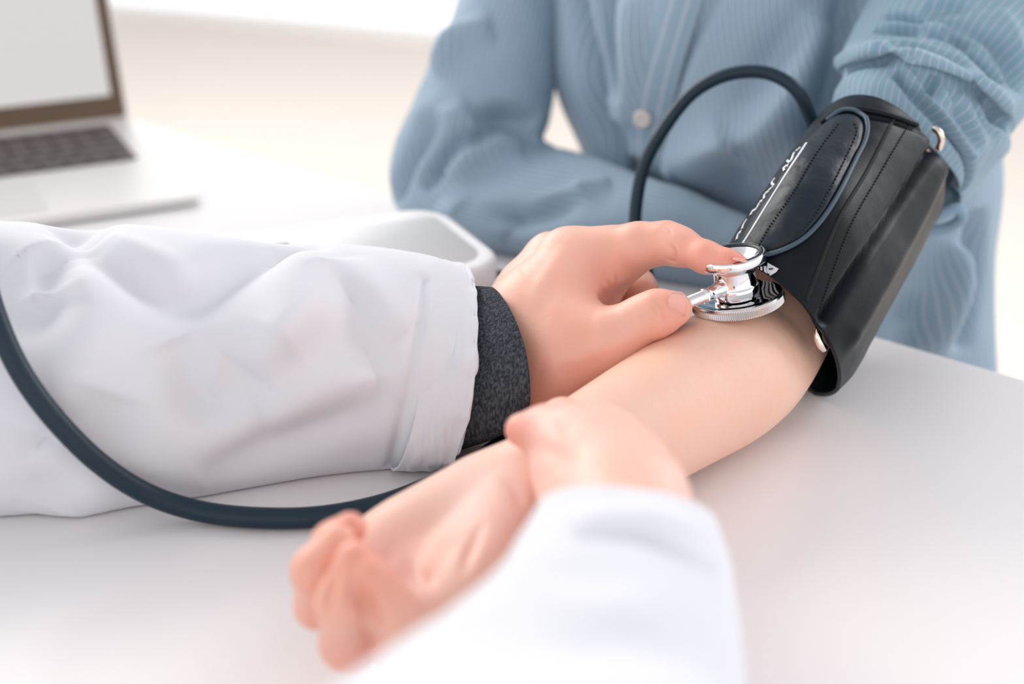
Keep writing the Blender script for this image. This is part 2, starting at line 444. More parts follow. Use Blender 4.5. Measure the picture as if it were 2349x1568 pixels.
def chain(pts, rads, n=None, fl=1.0): return [(tuple(pts[i]), tuple(pts[i+1]), rads[i], rads[i+1], n, fl) for i in range(len(pts) - 1)]
def smooth(o, it=3):
    m = o.modifiers.new('relax', 'SMOOTH'); m.factor = .5; m.iterations = it; return o

#@@ROOM
# ------------------------------------------------------------------ room
wy = 5.07; wdir = Vector((1, -.4, 0)).normalized(); wn = Vector((-wdir.y, wdir.x, 0))
wp = lambda t, d=0: Vector((0, wy, 0)) + wdir * t + wn * d
g = mesh('floor', [wp(-6, -.0), wp(-6, -9), wp(7, -9), wp(7, 0)], [(0, 1, 2, 3)])
props(link('floor', g, M_FLOOR, None, False), kind='structure')
# far side of the room: a floor-to-ceiling window wall about 5 m away
def wallbox(name, x0, x1, z0, z1, th, m, kind='structure', parent=None):
    me = box(name, (x1 - x0, th, z1 - z0), frame(wp((x0 + x1) / 2) + Vector((0, 0, (z0 + z1) / 2)), wdir, wn))
    return props(link(name, me, m, None, False), kind=kind)
wallbox('trim_1', -6, 7, 0, .012, .10, M_WALL)
wallbox('wall_back', -6, 7, 2.7, 3.0, .14, M_WALL)
for i, x in enumerate(np.arange(-5.0, 6.6, 2.0)):
    w = wallbox('window_%d' % (i + 1), x - .99, x + .99, .013, .035, .06, M_WALL)
    f2 = [box('f', (.035, .08, 2.62), frame(wp(x + sgn * .965) + Vector((0, 0, 1.38)), wdir, wn)) for sgn in (-1, 1)]
    part('window_frame', join('window_frame', f2), M_WALL, w, False)
    part('window_pane', box('window_pane', (1.87, .006, 2.62), frame(wp(x) + Vector((0, 0, 1.38)), wdir, wn)), M_GLASS, w, False)

# ------------------------------------------------------------------ table
E1, E2 = Hp(250, 260, 0), Hp(2349, 868, 0); ed = (E2 - E1).normalized(); en = Vector((-ed.y, ed.x, 0)); en = -en if en.y > 0 else en
tb = empty('table', (E1 + E2) / 2 + en * .5 - Vector((0, 0, T)), 'white laminate table with a straight far edge, under the arms, laptop and monitor', 'table')
tc_ = (E1 + E2) / 2 + en * .42 - ed * .12
part('tabletop', box('tabletop', (2.0, .84, .03), frame(tc_ - Vector((0, 0, .015)), ed, en), .0025), M_TABLE, tb, False)
for a in (-.93, .93):
    for b in (-.36, .36):
        c = tc_ + ed * a + en * b; c.z = (T - .03) / 2
        part('leg', box('leg', (.05, .05, T - .03), frame(c, ed, en), .003), M_LEG, tb, False)
for b in (-.36, .36):
    c = tc_ + en * b; c.z = T - .06
    part('apron', box('apron', (1.8, .02, .055), frame(c, ed, en)), M_LEG, tb, False)

# ------------------------------------------------------------------ laptop
LF = Hp(462, 470, 0); LL = Hp(0, 522, 0); lx = Vector((.89, .45, 0)).normalized(); ly = Vector((-lx.y, lx.x, 0))
LW, LD = .345, .245
lc = LF - lx * LW / 2 + ly * LD / 2
lap = empty('laptop', lc, 'silver laptop, open with a blank pale screen, on the table at the left edge', 'laptop')
LM = frame(lc, lx, ly)
def wedge(name, w, d, zb0, zb1, zt0, zt1, M_, r=.008):
    pts = rrect(w, d, r, 6); vs, fs = [], []; n = len(pts)
    for top in (0, 1):
        for x, y in pts:
            t = (y + d / 2) / d; z = (zt0 + (zt1 - zt0) * t) if top else (zb0 + (zb1 - zb0) * t)
            vs.append(M_ @ Vector((x, y, z)))
    fs.append(tuple(range(n))[::-1]); fs.append(tuple(range(n, 2 * n)))
    for i in range(n): fs.append((i, (i+1) % n, n + (i+1) % n, n + i))
    me = mesh(name, vs, fs); return me
part('base', wedge('base', LW, LD, .002, .001, .0085, .014, LM), M_ALU, lap, False)
def deck(x, y, z=0): return LM @ Vector((x, y, .0085 + .0055 * (y + LD/2) / LD + z))
kb_m = frame(deck(0, .042, .0002), lx, deck(0, .1) - deck(0, 0))
kb = part('keyboard', prism('keyboard', rrect(.30, .112, .004), 0, .0004, kb_m), mat('keyboard_well', srgb(70, 62, 58), .5), lap, False)
for r_ in range(6):
    y = .046 - r_ * .0187; x = .148
    ks = [.0155] * 15 if r_ else [.0155] * 15
    if r_ == 5: ks = [.0155, .0155, .0155, .0175, .0175, .098, .0175, .0175, .0155]
    if r_ == 3: ks = [.034] + [.0155] * 12
    if r_ == 4: ks = [.042] + [.0155] * 11
    for w_ in ks:
        if x - w_ < -.149: break
        m_ = kb_m @ Matrix.Translation((x - w_ / 2, y, .0004))
        part('key', prism('key', rrect(w_, .0155 if r_ else .009, .002, 3), 0, .0014, m_, .0003, 1), M_KEY, kb, False)
        x -= w_ + .0034
part('trackpad', prism('trackpad', rrect(.12, .075, .004), 0, .0003, frame(deck(0, -.072, .0001), lx, deck(0, .1) - deck(0, 0))), mat('trackpad_grey', srgb(222, 219, 217), .3), lap, False)
tilt = R(14); lup = (Vector((0, 0, 1)) * math.cos(tilt) + ly * math.sin(tilt)); hin = deck(0, LD/2 - .006, -.004)
SM = frame(hin, lx, lup)
lid = part('lid', prism('lid', rrect(LW, .242, .008), -.004, 0, SM @ Matrix.Translation((0, .121, -.0015))), M_ALU, lap, False)
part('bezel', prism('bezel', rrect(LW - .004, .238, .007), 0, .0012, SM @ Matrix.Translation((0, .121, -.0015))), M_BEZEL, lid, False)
part('screen', prism('screen', rrect(LW - .026, .205, .001), 0, .0004, SM @ Matrix.Translation((0, .127, -.0002))), M_SCREEN, lid, False)
part('hinge', tube('hinge', [LM @ Vector((-.14, LD/2 - .004, .010)), LM @ Vector((.14, LD/2 - .004, .010))], .004, 4, 12), M_BLACK, lap)

# ------------------------------------------------------------------ blood pressure monitor
m0 = Hp(985, 470, .045); ex = Vector((.42, -.907, 0)).normalized(); ey = Vector((-ex.y, ex.x, 0)); ey = -ey if ey.x > 0 else ey
mc = m0 + ex * .062 + ey * .085; mc.z = T
mon = empty('blood_pressure_monitor', mc, 'white blood pressure monitor with rounded corners, half behind the coat sleeve', 'blood pressure monitor')
MM = frame(mc, ex, ey)
if MM.to_3x3() @ Vector((0, 0, 1)) != Vector((0, 0, 1)) and (MM.to_3x3() @ Vector((0, 0, 1))).z < 0: MM = frame(mc, ey, ex)
fl_ = abs((MM.to_3x3() @ Vector((1, 0, 0))).dot(ex)) < .5
w_, h_ = (.18, .125) if fl_ else (.125, .18)
part('lower_case', prism('lower_case', rrect(w_ - .012, h_ - .012, .024), .0005, .022, MM), mat('warm_white_plastic', srgb(226, 216, 218), .35), mon)
part('upper_case', prism('upper_case', rrect(w_, h_, .030, 12), .022, .045, MM, .006, 4), M_PLASTIC, mon)
part('top_panel', prism('top_panel', rrect(w_ - .022, h_ - .022, .022, 10), .045, .0455, MM), mat('panel_white', srgb(246, 246, 246), .75, spec=.15), mon)
for i, (a, b) in enumerate(((.2, .1), (-.1, .1), (.2, -.2))):
    part('button', prism('button', rrect(.022, .012, .004), .0455, .0462, MM @ Matrix.Translation((a * w_, b * h_, 0))), M_PALEGREY, mon)

#@@PATIENT
# ------------------------------------------------------------------ patient: shirt, arms, hand
pat = empty('person', Vector((.30, 1.10, 0)), 'person in blue striped shirt, left forearm laid palm up on the table', 'person')
fld = Field((-.13, .38, T + .0005), (.24, .82, T + .125), .00135)
el = Hp(1741, 800, .041); fa = Hp(1430, 1000, .039); wr = Hp(1222, 1112, .040)
UPN = (0, 0, 1)
ua1 = Zp(2000, 400, .83)
fld.add(limb([ua1, Zp(1868, 590, .79), el, Hp(1665, 862, .0405), Hp(1560, 925, .0395), fa, Hp(1320, 1055, .040), wr], [.034, .0285, .0320, .0345, .0325, .0292, .0250, .0215], 56), .0003)
# palm
def hp(x, y, h): return tuple(Hp(x, y, h))
pm = {'i': hp(965, 1418, .030), 'm': hp(900, 1365, .031), 'r': hp(872, 1300, .033), 'p': hp(880, 1240, .036)}
wl = hp(1190, 1120, .040)
for k_, w_ in (('i', (1165, 1185, .036)), ('m', (1170, 1160, .037)), ('r', (1160, 1135, .038)), ('p', (1145, 1120, .038))):
    fld.add([(hp(*w_), pm[k_], .0150, .0120, UPN, .9)], .012)
fld.add([(hp(1180, 1190, .040), hp(1090, 1330, .040), .017, .016, UPN, .9)], .012)          # thenar
fld.add([(hp(1090, 1135, .038), hp(940, 1215, .038), .0125, .0115)], .012)                    # little finger side
fg = []
fg.append(chain([pm['p'], hp(800, 1290, .046), hp(765, 1246, .064), hp(803, 1212, .071)], [.0105, .0085, .0078, .0066]))
fg.append(chain([pm['r'], hp(728, 1388, .040), hp(720, 1308, .066), hp(775, 1240, .074)], [.0110, .0084, .0080, .0068]))
fg.append(chain([pm['m'], hp(796, 1474, .032), hp(784, 1385, .062), hp(814, 1285, .075)], [.0120, .0098, .0090, .0076]))
fg.append(chain([pm['i'], hp(912, 1470, .034), hp(900, 1400, .058), hp(850, 1322, .072)], [.0120, .0098, .0090, .0078]))
fg.append(chain([hp(1090, 1335, .040), hp(1010, 1400, .046), hp(950, 1420, .050)], [.0145, .0110, .0088]))
fld.fingers(fg, .005, .009)
V1 = engrave(fld.out(), [([(815, 1330), (848, 1400), (872, 1480)], -.0035, .0030), ([(772, 1290), (752, 1370), (742, 1440)], -.0030, .0028), ([(1105, 1200), (1075, 1270), (1058, 1320)], -.0022, .0022), ([(1020, 1370), (970, 1330), (935, 1280)], -.0012, .0030), ([(1160, 1090), (1180, 1120), (1200, 1170)], -.0010, .0030)])
body = part('body', body_mesh('body', [V1], flush=[(pm['m'], .03, .5), (hp(803, 1200, .073), .022, .8), (hp(830, 1300, .074), .025, .8), (hp(800, 1440, .04), .03, .6), (hp(720, 1320, .066), .03, .5), (hp(1000, 1250, .05), .03, .25)], pale=[(hp(1100, 1180, .05), .045, .9), (hp(960, 1340, .04), .035, .8), (hp(1330, 1020, .05), .03, .6)]), M_SKIN_P, pat)
smooth(body, 5)
# torso
def ts(y, l, r, zl, zr, d): return st_px((l, y), (r, y), zl, zr, d)
TS = Loft([ts(-900, 1420, 2300, 1.05, .98, .09), ts(-600, 1330, 2330, 1.08, .98, .11), ts(-250, 1290, 2270, 1.10, .97, .12), ts(0, 1300, 2260, 1.12, .97, .12),
           ts(200, 1303, 2285, 1.13, .98, .12), ts(420, 1390, 2300, 1.14, .985, .12), ts(600, 1420, 2275, 1.15, .99, .12), ts(850, 1420, 2282, 1.16, 1.0, .12), ts(1250, 1420, 2300, 1.17, 1.03, .13)], 220, 260)
TS.folds([([(1310, -20), (1340, 150), (1370, 300), (1440, 420)], -0.0259, .012, 0), ([(1390, -20), (1400, 120), (1410, 230)], -0.0216, .010),
          ([(1430, 0), (1450, 150), (1440, 300)], 0.0130, .012), ([(1700, 330), (1600, 400), (1520, 380)], 0.0216, .02), ([(1900, 40), (1780, 260), (1560, 400)], 0.0259, .022),
          ([(1880, -20), (1760, 180), (1680, 300)], -0.0173, .014), ([(1560, 430), (1640, 400), (1720, 420)], -0.0216, .018),
          ([(2200, 560), (2160, 700), (2130, 820)], 0.0259, .012), ([(2250, 480), (2230, 640), (2200, 800)], -0.0216, .010), ([(2060, 680), (2110, 740), (2060, 820)], -0.0130, .010),
          ([(1400, 280), (1420, 350), (1450, 410)], -0.0173, .008),
          ([(1960, -40), (1925, 100), (1890, 220), (1870, 300)], -.0280, .012, 0), ([(1640, -20), (1560, 150), (1515, 320)], -.0060, .0050, 0), ([(1420, 440), (1560, 470), (1720, 520)], -.0200, .015, 0)])
TS.rumple(.004, 10, 2, (1, 1, .5))
shirt = part('shirt', TS.mesh('shirt'), M_SHIRT2, pat)
tb_ = TS.bvh()
def drape(b, x, y, off=0):
    h = b.ray_cast(CAM, ray(x, y).normalized())
    if h[0] is None: return None
    n = h[1] if h[1].dot(CAM - h[0]) > 0 else -h[1]
    return h[0] + n * off, n
def strip(name, b, pl, half, off, n=60, thick=.0006):
    """a thin raised strip laid along a line on a surface"""
    C = catmull([(x, y, 0) for x, y in pl], n); P, N = [], []
    for q in C:
        d = drape(b, q[0], q[1])
        if d: P.append(d[0]); N.append(d[1])
    vs, fs = [], []
    for i, p in enumerate(P):
        t = (P[min(i+1, len(P)-1)] - P[max(i-1, 0)]); t.normalize(); s = t.cross(N[i]).normalized()
        hf = half(i / (len(P) - 1)) if callable(half) else half
        for a, o_ in ((-1, off - thick), (-.85, off), (.85, off), (1, off - thick)): vs.append(p + s * hf * a + N[i] * o_)
    for i in range(len(P) - 1):
        for j in range(3): fs.append((i*4+j, i*4+j+1, i*4+5+j, i*4+4+j))
    me = mesh(name, vs, fs); uv = me.uv_layers.new(name='UVMap')
    hw = half(.5) if callable(half) else half
    for l in me.loops: uv.data[l.index].uv = ((l.vertex_index % 4) / 3 * hw * 2, (l.vertex_index // 4) * .003)
    return me
part('placket', strip('placket', tb_, [(1575, -60), (1540, 60), (1500, 200), (1478, 330), (1490, 430), (1510, 520)], .016, .0014, 60, .0016), M_SHIRT2, shirt)
bb = drape(tb_, 1476, 268, .003)
BQ = frame(bb[0], Vector((1, 0, 0)) - bb[1] * bb[1].x, bb[1].cross(Vector((1, 0, 0))))
if (BQ.to_3x3() @ Vector((0, 0, 1))).dot(bb[1]) < 0: BQ = BQ @ Matrix.Rotation(math.pi, 4, 'X')
part('button', lathe('button', [(.0001, .0022), (.003, .0022), (.0045, .0028), (.0062, .0026), (.0066, .001), (.006, -.001), (.0001, -.001)], BQ, 32), M_BUTTON, shirt, label='pale round shirt button')
# far arm (bent, lying on the table behind)
RS = Loft([st_px((1160, -520), (1420, -520), 1.12, 1.12, .05), st_px((1110, -250), (1360, -250), 1.11, 1.11, .055), st_px((1048, 0), (1305, 0), 1.10, 1.10, .055), st_px((985, 140), (1283, 160), 1.09, 1.09, .052),
           st_px((930, 280), (1262, 270), 1.075, 1.085, .050), st_px((893, 390), (1243, 318), 1.065, 1.08, .046), st_px((915, 490), (1262, 334), 1.05, 1.075, .042),
           st_px((1060, 556), (1300, 350), 1.02, 1.05, .04), st_px((1200, 585), (1370, 378), 1.0, 1.03, .04), st_px((1380, 612), (1480, 425), .975, 1.0, .038),
           st_px((1560, 640), (1620, 478), .955, .98, .034), st_px((1740, 668), (1760, 525), .94, .96, .03)], 240, 160)
RS.folds([([(1090, 275), (1160, 262), (1235, 285)], -0.0224, .008), ([(1080, 330), (1150, 290), (1230, 310)], -0.0160, .005), ([(1000, 290), (940, 360), (905, 440)], -0.0128, .007, 0),
          ([(1110, 300), (1040, 340), (970, 430)], -0.0160, .006), ([(1130, 70), (1060, 90), (1000, 170)], 0.0160, .010), ([(960, 250), (1010, 280), (1080, 250)], 0.0128, .012),
          ([(1330, 440), (1240, 480), (1150, 500), (1060, 480)], -0.0144, .010), ([(1400, 420), (1280, 450), (1180, 490)], 0.0096, .008), ([(1300, 0), (1290, 100), (1280, 160)], -0.0192, .010),
          ([(1000, 480), (1080, 500), (1160, 540)], 0.0128, .010), ([(1020, 400), (1100, 340), (1200, 350)], 0.0096, .015)])
RS.rumple(.0025, 16, 5); RS.floor()
solidify(part('sleeve', RS.mesh('sleeve'), M_SHIRT2, shirt), .001)
# near arm: sleeve rolled up above the cuff
LS = Loft([st_px((2190, -420), (2700, -250), 1.0, .98, .065), st_px((2080, -160), (2560, 20), .93, .93, .062), st_px((2000, -20), (2440, 120), .91, .91, .060), st_px((1958, 70), (2378, 220), .895, .895, .058),
           st_px((1925, 148), (2330, 300), .88, .88, .054, (2150, 145, .805)), st_px((1940, 172), (2320, 315), .88, .885, .05, (2140, 175, .812)),
           st_px((1918, 215), (2318, 345), .875, .885, .05, (2120, 212, .808)), st_px((1900, 262), (2262, 405), .87, .885, .05, (2105, 262, .806)),
           st_px((1900, 290), (2200, 470), .86, .885, .05, (2085, 300, .805))], 330, 320)
LS.folds([([(1933, 172), (1967, 154), (2023, 137), (2083, 133), (2124, 148), (2162, 163), (2199, 182), (2248, 216), (2286, 253), (2308, 289)], -.0095, .0028, 0),
          ([(1932, 148), (1970, 130), (2023, 112), (2083, 108), (2135, 122), (2205, 158), (2262, 198), (2305, 245)], .0050, .0055, 0),
          ([(2061, 169), (2106, 225), (2143, 266), (2181, 311), (2214, 360), (2222, 405), (2203, 446), (2168, 466)], -.0080, .0024, 0),
          ([(2076, 165), (2122, 220), (2160, 262), (2198, 308), (2230, 356)], .0040, .0030, 0),
          ([(2124, 79), (2162, 90), (2211, 124), (2256, 158), (2301, 191)], -.0080, .0030), ([(2110, 95), (2160, 108), (2210, 142), (2260, 180)], .0040, .0045),
          ([(2169, 64), (2203, 90), (2233, 109)], -.0100, .0040), ([(2109, 30), (2162, 38), (2211, 64), (2263, 90), (2301, 124), (2319, 165), (2327, 210)], -.0095, .0055),
          ([(2130, 52), (2180, 62), (2240, 92), (2280, 130)], .0045, .0045), ([(2008, 68), (2068, 71), (2113, 77)], -.0075, .0032), ([(2027, 38), (2076, 41), (2121, 49)], -.0070, .0032), ([(2121, 15), (2181, 11), (2230, 20)], -.0070, .0045),
          ([(2020, 54), (2080, 57), (2130, 64)], .0030, .0030), ([(2263, 225), (2271, 263), (2308, 285)], -.0060, .0028), ([(2143, 173), (2136, 203), (2121, 214)], -.0060, .0032), ([(2155, 180), (2160, 215), (2190, 250)], .0040, .0040),
          ([(2200, 210), (2225, 270), (2262, 330)], .0045, .0045), ([(2230, 220), (2255, 280), (2290, 320)], -.0040, .0035), ([(2180, 215), (2200, 270), (2240, 340)], -.0040, .0035), ([(2290, 20), (2325, 90), (2345, 180)], .0060, .0070)])
LS.rumple(.0015, 30, 9)
sl2 = part('sleeve', LS.mesh('sleeve'), M_SHIRT, shirt); solidify(sl2, .0012)
tbm = tube('sleeve_tab', [Zp(2125, 512, .865), Zp(2160, 490, .862), Zp(2195, 478, .862), Zp(2205, 500, .868), Zp(2175, 522, .873), Zp(2120, 530, .875)], .0035, 40, 12)
part('sleeve_tab', tbm, M_SHIRT3, sl2)

# ------------------------------------------------------------------ blood pressure cuff
CO = Loft([st_px((1655, 604), (1900, 909), .756, .785, .04, (1866, 728, .711)), st_px((1700, 515), (1945, 868), .765, .795, .04, (1900, 640, .714)), st_px((1765, 418), (2005, 765), .775, .81, .04, (1960, 520, .725)),
           st_px((1817, 343), (2075, 640), .80, .83, .04, (2020, 400, .752)), st_px((1868, 279), (2130, 535), .825, .85, .04, (2085, 290, .778)), st_px((1880, 268), (2140, 518), .83, .855, .04, (2096, 276, .784))], 260, 260)
CO.folds([([(2142, 345), (2060, 470), (1970, 610), (1895, 725)], -.007, .0035, 0), ([(2165, 370), (2120, 470), (2040, 620), (1960, 760)], .004, .009, 0),
          ([(2040, 300), (1960, 440), (1880, 590), (1835, 700)], .0012, .008, 0), ([(1960, 262), (2050, 280), (2140, 310)], -.0012, .002, 0)])
CO.rumple(.0005, 30, 3); CO.floor(T + .001)
cuff = empty('blood_pressure_cuff', el, 'black nylon blood pressure cuff wrapped around the upper arm', 'blood pressure cuff')
wrap = part('wrap', CO.mesh('wrap'), M_NYLON, cuff); solidify(wrap, .0022)
cb = CO.bvh()
# flap: puffed tab with rounded ends, lying on the wrap
def puff(name, b, poly, cen, h, edge, rings=14, n=140):
    C = catmull([(x, y, 0) for x, y in poly + [poly[0]]], n)[:-1]; vs, fs = [], []; n = len(C)
    for k in range(rings + 1):
        f = 1 - k / rings
        for q in C:
            x, y = cen[0] + (q[0] - cen[0]) * f, cen[1] + (q[1] - cen[1]) * f
            # collapse toward the nearest point of the spine
            d = drape(b, x, y)
            if d is None: d = drape(b, cen[0], cen[1])
            w = edge + h * (1 - f ** 3.0)
            if k == 0: w = -.0003
            vs.append(d[0] + d[1] * (w + .0006 * noise.noise(d[0] * 90) * (k > 1)))
    for k in range(rings):
        for i in range(n):
            j = (i + 1) % n; fs.append((k*n+i, k*n+j, (k+1)*n+j, (k+1)*n+i))
    return mesh(name, vs, fs)
flap_out = [(1726, 590), (1690, 584), (1722, 515), (1782, 425), (1836, 345), (1888, 290), (1930, 262), (1962, 262), (1982, 280), (1980, 320), (1955, 370), (1920, 440), (1880, 505), (1840, 548), (1790, 575)]
flap_me = puff('flap', cb, flap_out, (1848, 430), .0022, .0022)
part('flap', flap_me, M_NYLON2, cuff)
_v = [tuple(v) for v in CO.V.reshape(-1, 3)]; _k = len(_v)
wb_ = cb; cb = BVHTree.FromPolygons(_v + [tuple(v.co) for v in flap_me.vertices], CO.faces() + [tuple(i + _k for i in p.vertices) for p in flap_me.polygons])
def raised(pl, r, off, n=80, bv=None):
    C = catmull([(x, y, 0) for x, y in pl], n); P = []
    for q in C:
        d = drape(bv or cb, q[0], q[1], off)
        if d: P.append(d[0])
    return P
part('flap_piping', tube('flap_piping', raised([(1728, 594), (1790, 578), (1842, 550), (1885, 505), (1925, 440), (1960, 370), (1985, 318), (1986, 278), (1965, 258), (1932, 258), (1900, 280)], 0, .0015, 40, wb_), .0013, 160, 10), M_PIPING, cuff, label='grey-blue piping along the flap edge')
def stitches(name, pl, off, n=46, w=.0005):
    P = raised(pl, 0, off, n * 2 + 1); ms = []
    for i in range(0, len(P) - 1, 2): ms.append(tube('s', [P[i], P[i+1]], w, 2, 6))
    return join(name, ms)
part('stitching', stitches('stitching', [(1730, 582), (1765, 520), (1820, 440), (1870, 355), (1925, 280)], .0002), M_THREAD, cuff)
part('stitching', stitches('stitching', [(1745, 585), (1800, 560), (1850, 520), (1900, 440), (1945, 350), (1965, 300), (1958, 278)], .0002), M_THREAD, cuff)
part('seam', strip('seam', cb, [(2052, 268), (1990, 390), (1920, 510), (1850, 690)], .0011, .0006), M_THREAD, cuff)
part('stitching', stitches('stitching', [(2085, 285), (2020, 395), (1950, 520), (1880, 710)], .0005, 60, .00035), M_THREAD, cuff)
part('edge_binding', tube('edge_binding', raised([(1690, 604), (1735, 627), (1792, 658), (1835, 702), (1864, 744), (1882, 782)], 0, .0008, 30), .0016, 90, 10), M_NYLON, cuff)
part('edge_binding', tube('edge_binding', raised([(1885, 285), (1930, 256), (1990, 256), (2060, 272), (2135, 300)], 0, .0008, 30), .0016, 90, 10), M_NYLON, cuff)
part('printed_line', strip('printed_line', cb, [(1850, 328), (1804, 398), (1754, 478), (1712, 546), (1696, 568), (1684, 578)], .0007, .0004), M_PRINT, cuff)
def glyphs(name, lst, half, off): return join(name, [strip('g', cb, pl, half, off, 8) for pl in lst])
part('printed_lettering', glyphs('printed_lettering', [[(1836, 338), (1826, 346)], [(1822, 350), (1812, 372), (1806, 368)], [(1810, 378), (1798, 384), (1800, 392)], [(1778, 408), (1770, 420), (1776, 424), (1764, 436)],
      [(1766, 436), (1754, 446), (1752, 458), (1744, 462)], [(1742, 466), (1734, 480), (1726, 484), (1722, 494)], [(1714, 502), (1706, 514), (1702, 526)], [(1702, 530), (1694, 536), (1690, 550)]], .0008, .0004), M_PRINT, cuff)
def decal(name, b, poly, off):
    cx, cy = sum(p[0] for p in poly) / len(poly), sum(p[1] for p in poly) / len(poly); ring = []
    for i in range(len(poly)):
        p, q_ = poly[i], poly[(i + 1) % len(poly)]
        for t in (0, .25, .5, .75): ring.append((p[0] + (q_[0] - p[0]) * t, p[1] + (q_[1] - p[1]) * t))
    vs, fs, n = [], [], len(ring)
    for f in (1, .66, .33):
        for x, y in ring: vs.append(drape(b, cx + (x - cx) * f, cy + (y - cy) * f, off)[0])
    vs.append(drape(b, cx, cy, off)[0])
    for k in (0, 1):
        for i in range(n): fs.append((k*n+i, k*n+(i+1) % n, (k+1)*n+(i+1) % n, (k+1)*n+i))
    for i in range(n): fs.append((2*n+i, 2*n+(i+1) % n, 3*n))
    return mesh(name, vs, fs)
arw = [decal('a', cb, p, .0006) for p in ([(1762, 603), (1787, 617), (1781, 625), (1763, 636), (1760, 620)], [(1753, 611), (1759, 611), (1760, 628), (1754, 628)], [(1745, 612), (1750, 612), (1751, 629), (1746, 629)], [(1738, 615), (1742, 614), (1743, 630), (1739, 630)])]
part('printed_arrow', join('printed_arrow', arw), M_PRINT, cuff, label='pale printed arrow with three bars')
part('arrow_dash', decal('arrow_dash', cb, [(1765, 617), (1775, 616), (1775, 619), (1765, 620)], .0010), M_THREAD, cuff)
part('ring', tube('ring', [Zp(1882, 741, .725), Zp(1876, 756, .722), Zp(1876, 775, .721), Zp(1882, 790, .722), Zp(1890, 799, .726)], .0021, 40, 14), M_GOLD, cuff, label='nickel ring at the lower edge')
part('ring', tube('ring', [Zp(2143, 294, .800), Zp(2155, 305, .798), Zp(2159, 322, .80), Zp(2152, 342, .803)], .0021, 40, 14), M_GOLD, cuff, label='nickel ring at the upper edge')
hose = [Zp(1870, 330, .855), Zp(1862, 275, .845), Zp(1825, 205, .84), Zp(1768, 170, .845), Zp(1705, 165, .85), Zp(1640, 182, .855), Zp(1580, 222, .86), Zp(1520, 300, .865), Zp(1480, 375, .87), Zp(1462, 450, .872), Zp(1458, 530, .872),
        Zp(1478, 600, .868), Zp(1485, 650, .87), Hp(1400, 655, .006), Hp(1280, 640, .006), Hp(1190, 640, .008), Hp(1140, 632, .012), Hp(1100, 628, .014)]
part('air_hose', tube('air_hose', hose, .0040, 300, 20), M_RUBBER, cuff, label='dark rubber hose looping up from the cuff')

#@@STETH
# ------------------------------------------------------------------ stethoscope
s0 = Hp(1692, 684, .0805)
axis_s = (UP * 77 + RIGHT * (-15)).normalized() * math.cos(R(20)) - FWD * math.sin(R(20)); axis_s.normalize()
xs = (RIGHT - axis_s * RIGHT.dot(axis_s)).normalized(); STM = frame(s0 - axis_s * .0040, xs, axis_s.cross(xs))
ste = empty('stethoscope', s0, 'stethoscope with chrome chestpiece pressed on the inner elbow, dark tube trailing left', 'stethoscope')
chp = part('chestpiece', lathe('chestpiece', [(0.0001, 0.0048), (0.0088, 0.0050), (0.0114, 0.0057), (0.0117, 0.0106), (0.0113, 0.0113), (0.0109, 0.0117), (0.0107, 0.0126), (0.0106, 0.0193), (0.0108, 0.0200), (0.0114, 0.0205), (0.0130, 0.0214), (0.0154, 0.0225), (0.0164, 0.0231),
      (0.0172, 0.0236), (0.0174, 0.0243), (0.0174, 0.0274), (0.0169, 0.0281), (0.0158, 0.0281), (0.0154, 0.0274), (0.0153, 0.0263)], STM, 128), M_CHROME, ste)
part('diaphragm_plate', lathe('diaphragm_plate', [(.0230, .0058), (.0220, .0062), (.0214, .0058), (.0150, .0050), (.0100, .0048)], STM, 128), M_CHROME, chp)
part('knurled_rim', lathe('knurled_rim', [(.0001, 0), (.0215, 0), (.0232, .0006), (.0237, .0012), (.0237, .0042), (.0235, .0050), (.0230, .0058)], STM, 260, {3, 4}), M_STEEL, chp, False)
part('bell_ring', lathe('bell_ring', [(0.0161, 0.0276), (0.0157, 0.0283), (0.0145, 0.0283), (0.0136, 0.0274), (0.0134, 0.0263)], STM, 96), M_BLACK, chp, label='black rubber ring on the bell')
part('bell_cup', lathe('bell_cup', [(0.0139, 0.0271), (0.0130, 0.0270), (0.0105, 0.0243), (0.0066, 0.0224), (0.0001, 0.0220)], STM, 96), M_CHROME, chp)
sa = STM @ Vector((0, 0, .0125)); sb = Zp(1560, 702, .700)
sdir = (sb - sa); sl_ = sdir.length; sdir.normalize()
SS = frame(sa, sdir.cross(Vector((0, 0, 1))), sdir.cross(sdir.cross(Vector((0, 0, 1)))))
if (SS.to_3x3() @ Vector((0, 0, 1))).dot(sdir) < 0: SS = SS @ Matrix.Rotation(math.pi, 4, 'X')
k = sl_ / .030
part('stem', lathe('stem', [(.0042, .0085), (.0044, .0092), (.0044, .0118), (.0041, .0124), (.0041, .0136), (.0036, .0140), (.0036, .0215), (.0039, .0218), (.0039, .0232), (.0036, .0236), (.0030, .0240), (.0030, sl_ + .004), (.0001, sl_ + .004)], SS, 48), M_CHROME, chp)
tp = [sb + sdir * -.002, Zp(1520, 725, .722), Zp(1440, 765, .735), Zp(1360, 830, .74), Zp(1290, 900, .735), Zp(1235, 962, .730), Hp(1165, 1010, .012), Hp(1090, 1062, .008), Hp(1000, 1108, .006), Hp(880, 1155, .0055), Hp(740, 1183, .0055), Hp(600, 1187, .0056), Hp(460, 1172, .007),
      Zp(340, 1133, .668), Zp(230, 1063, .655), Zp(130, 965, .645), Zp(55, 865, .64), Zp(5, 765, .638), Zp(-35, 640, .64), Zp(-60, 480, .64), Zp(-90, 200, .63), Zp(-150, -100, .62), Zp(-240, -420, .60)]
part('tubing', tube('tubing', tp, .0051, 420, 28), M_RUBBER, ste)

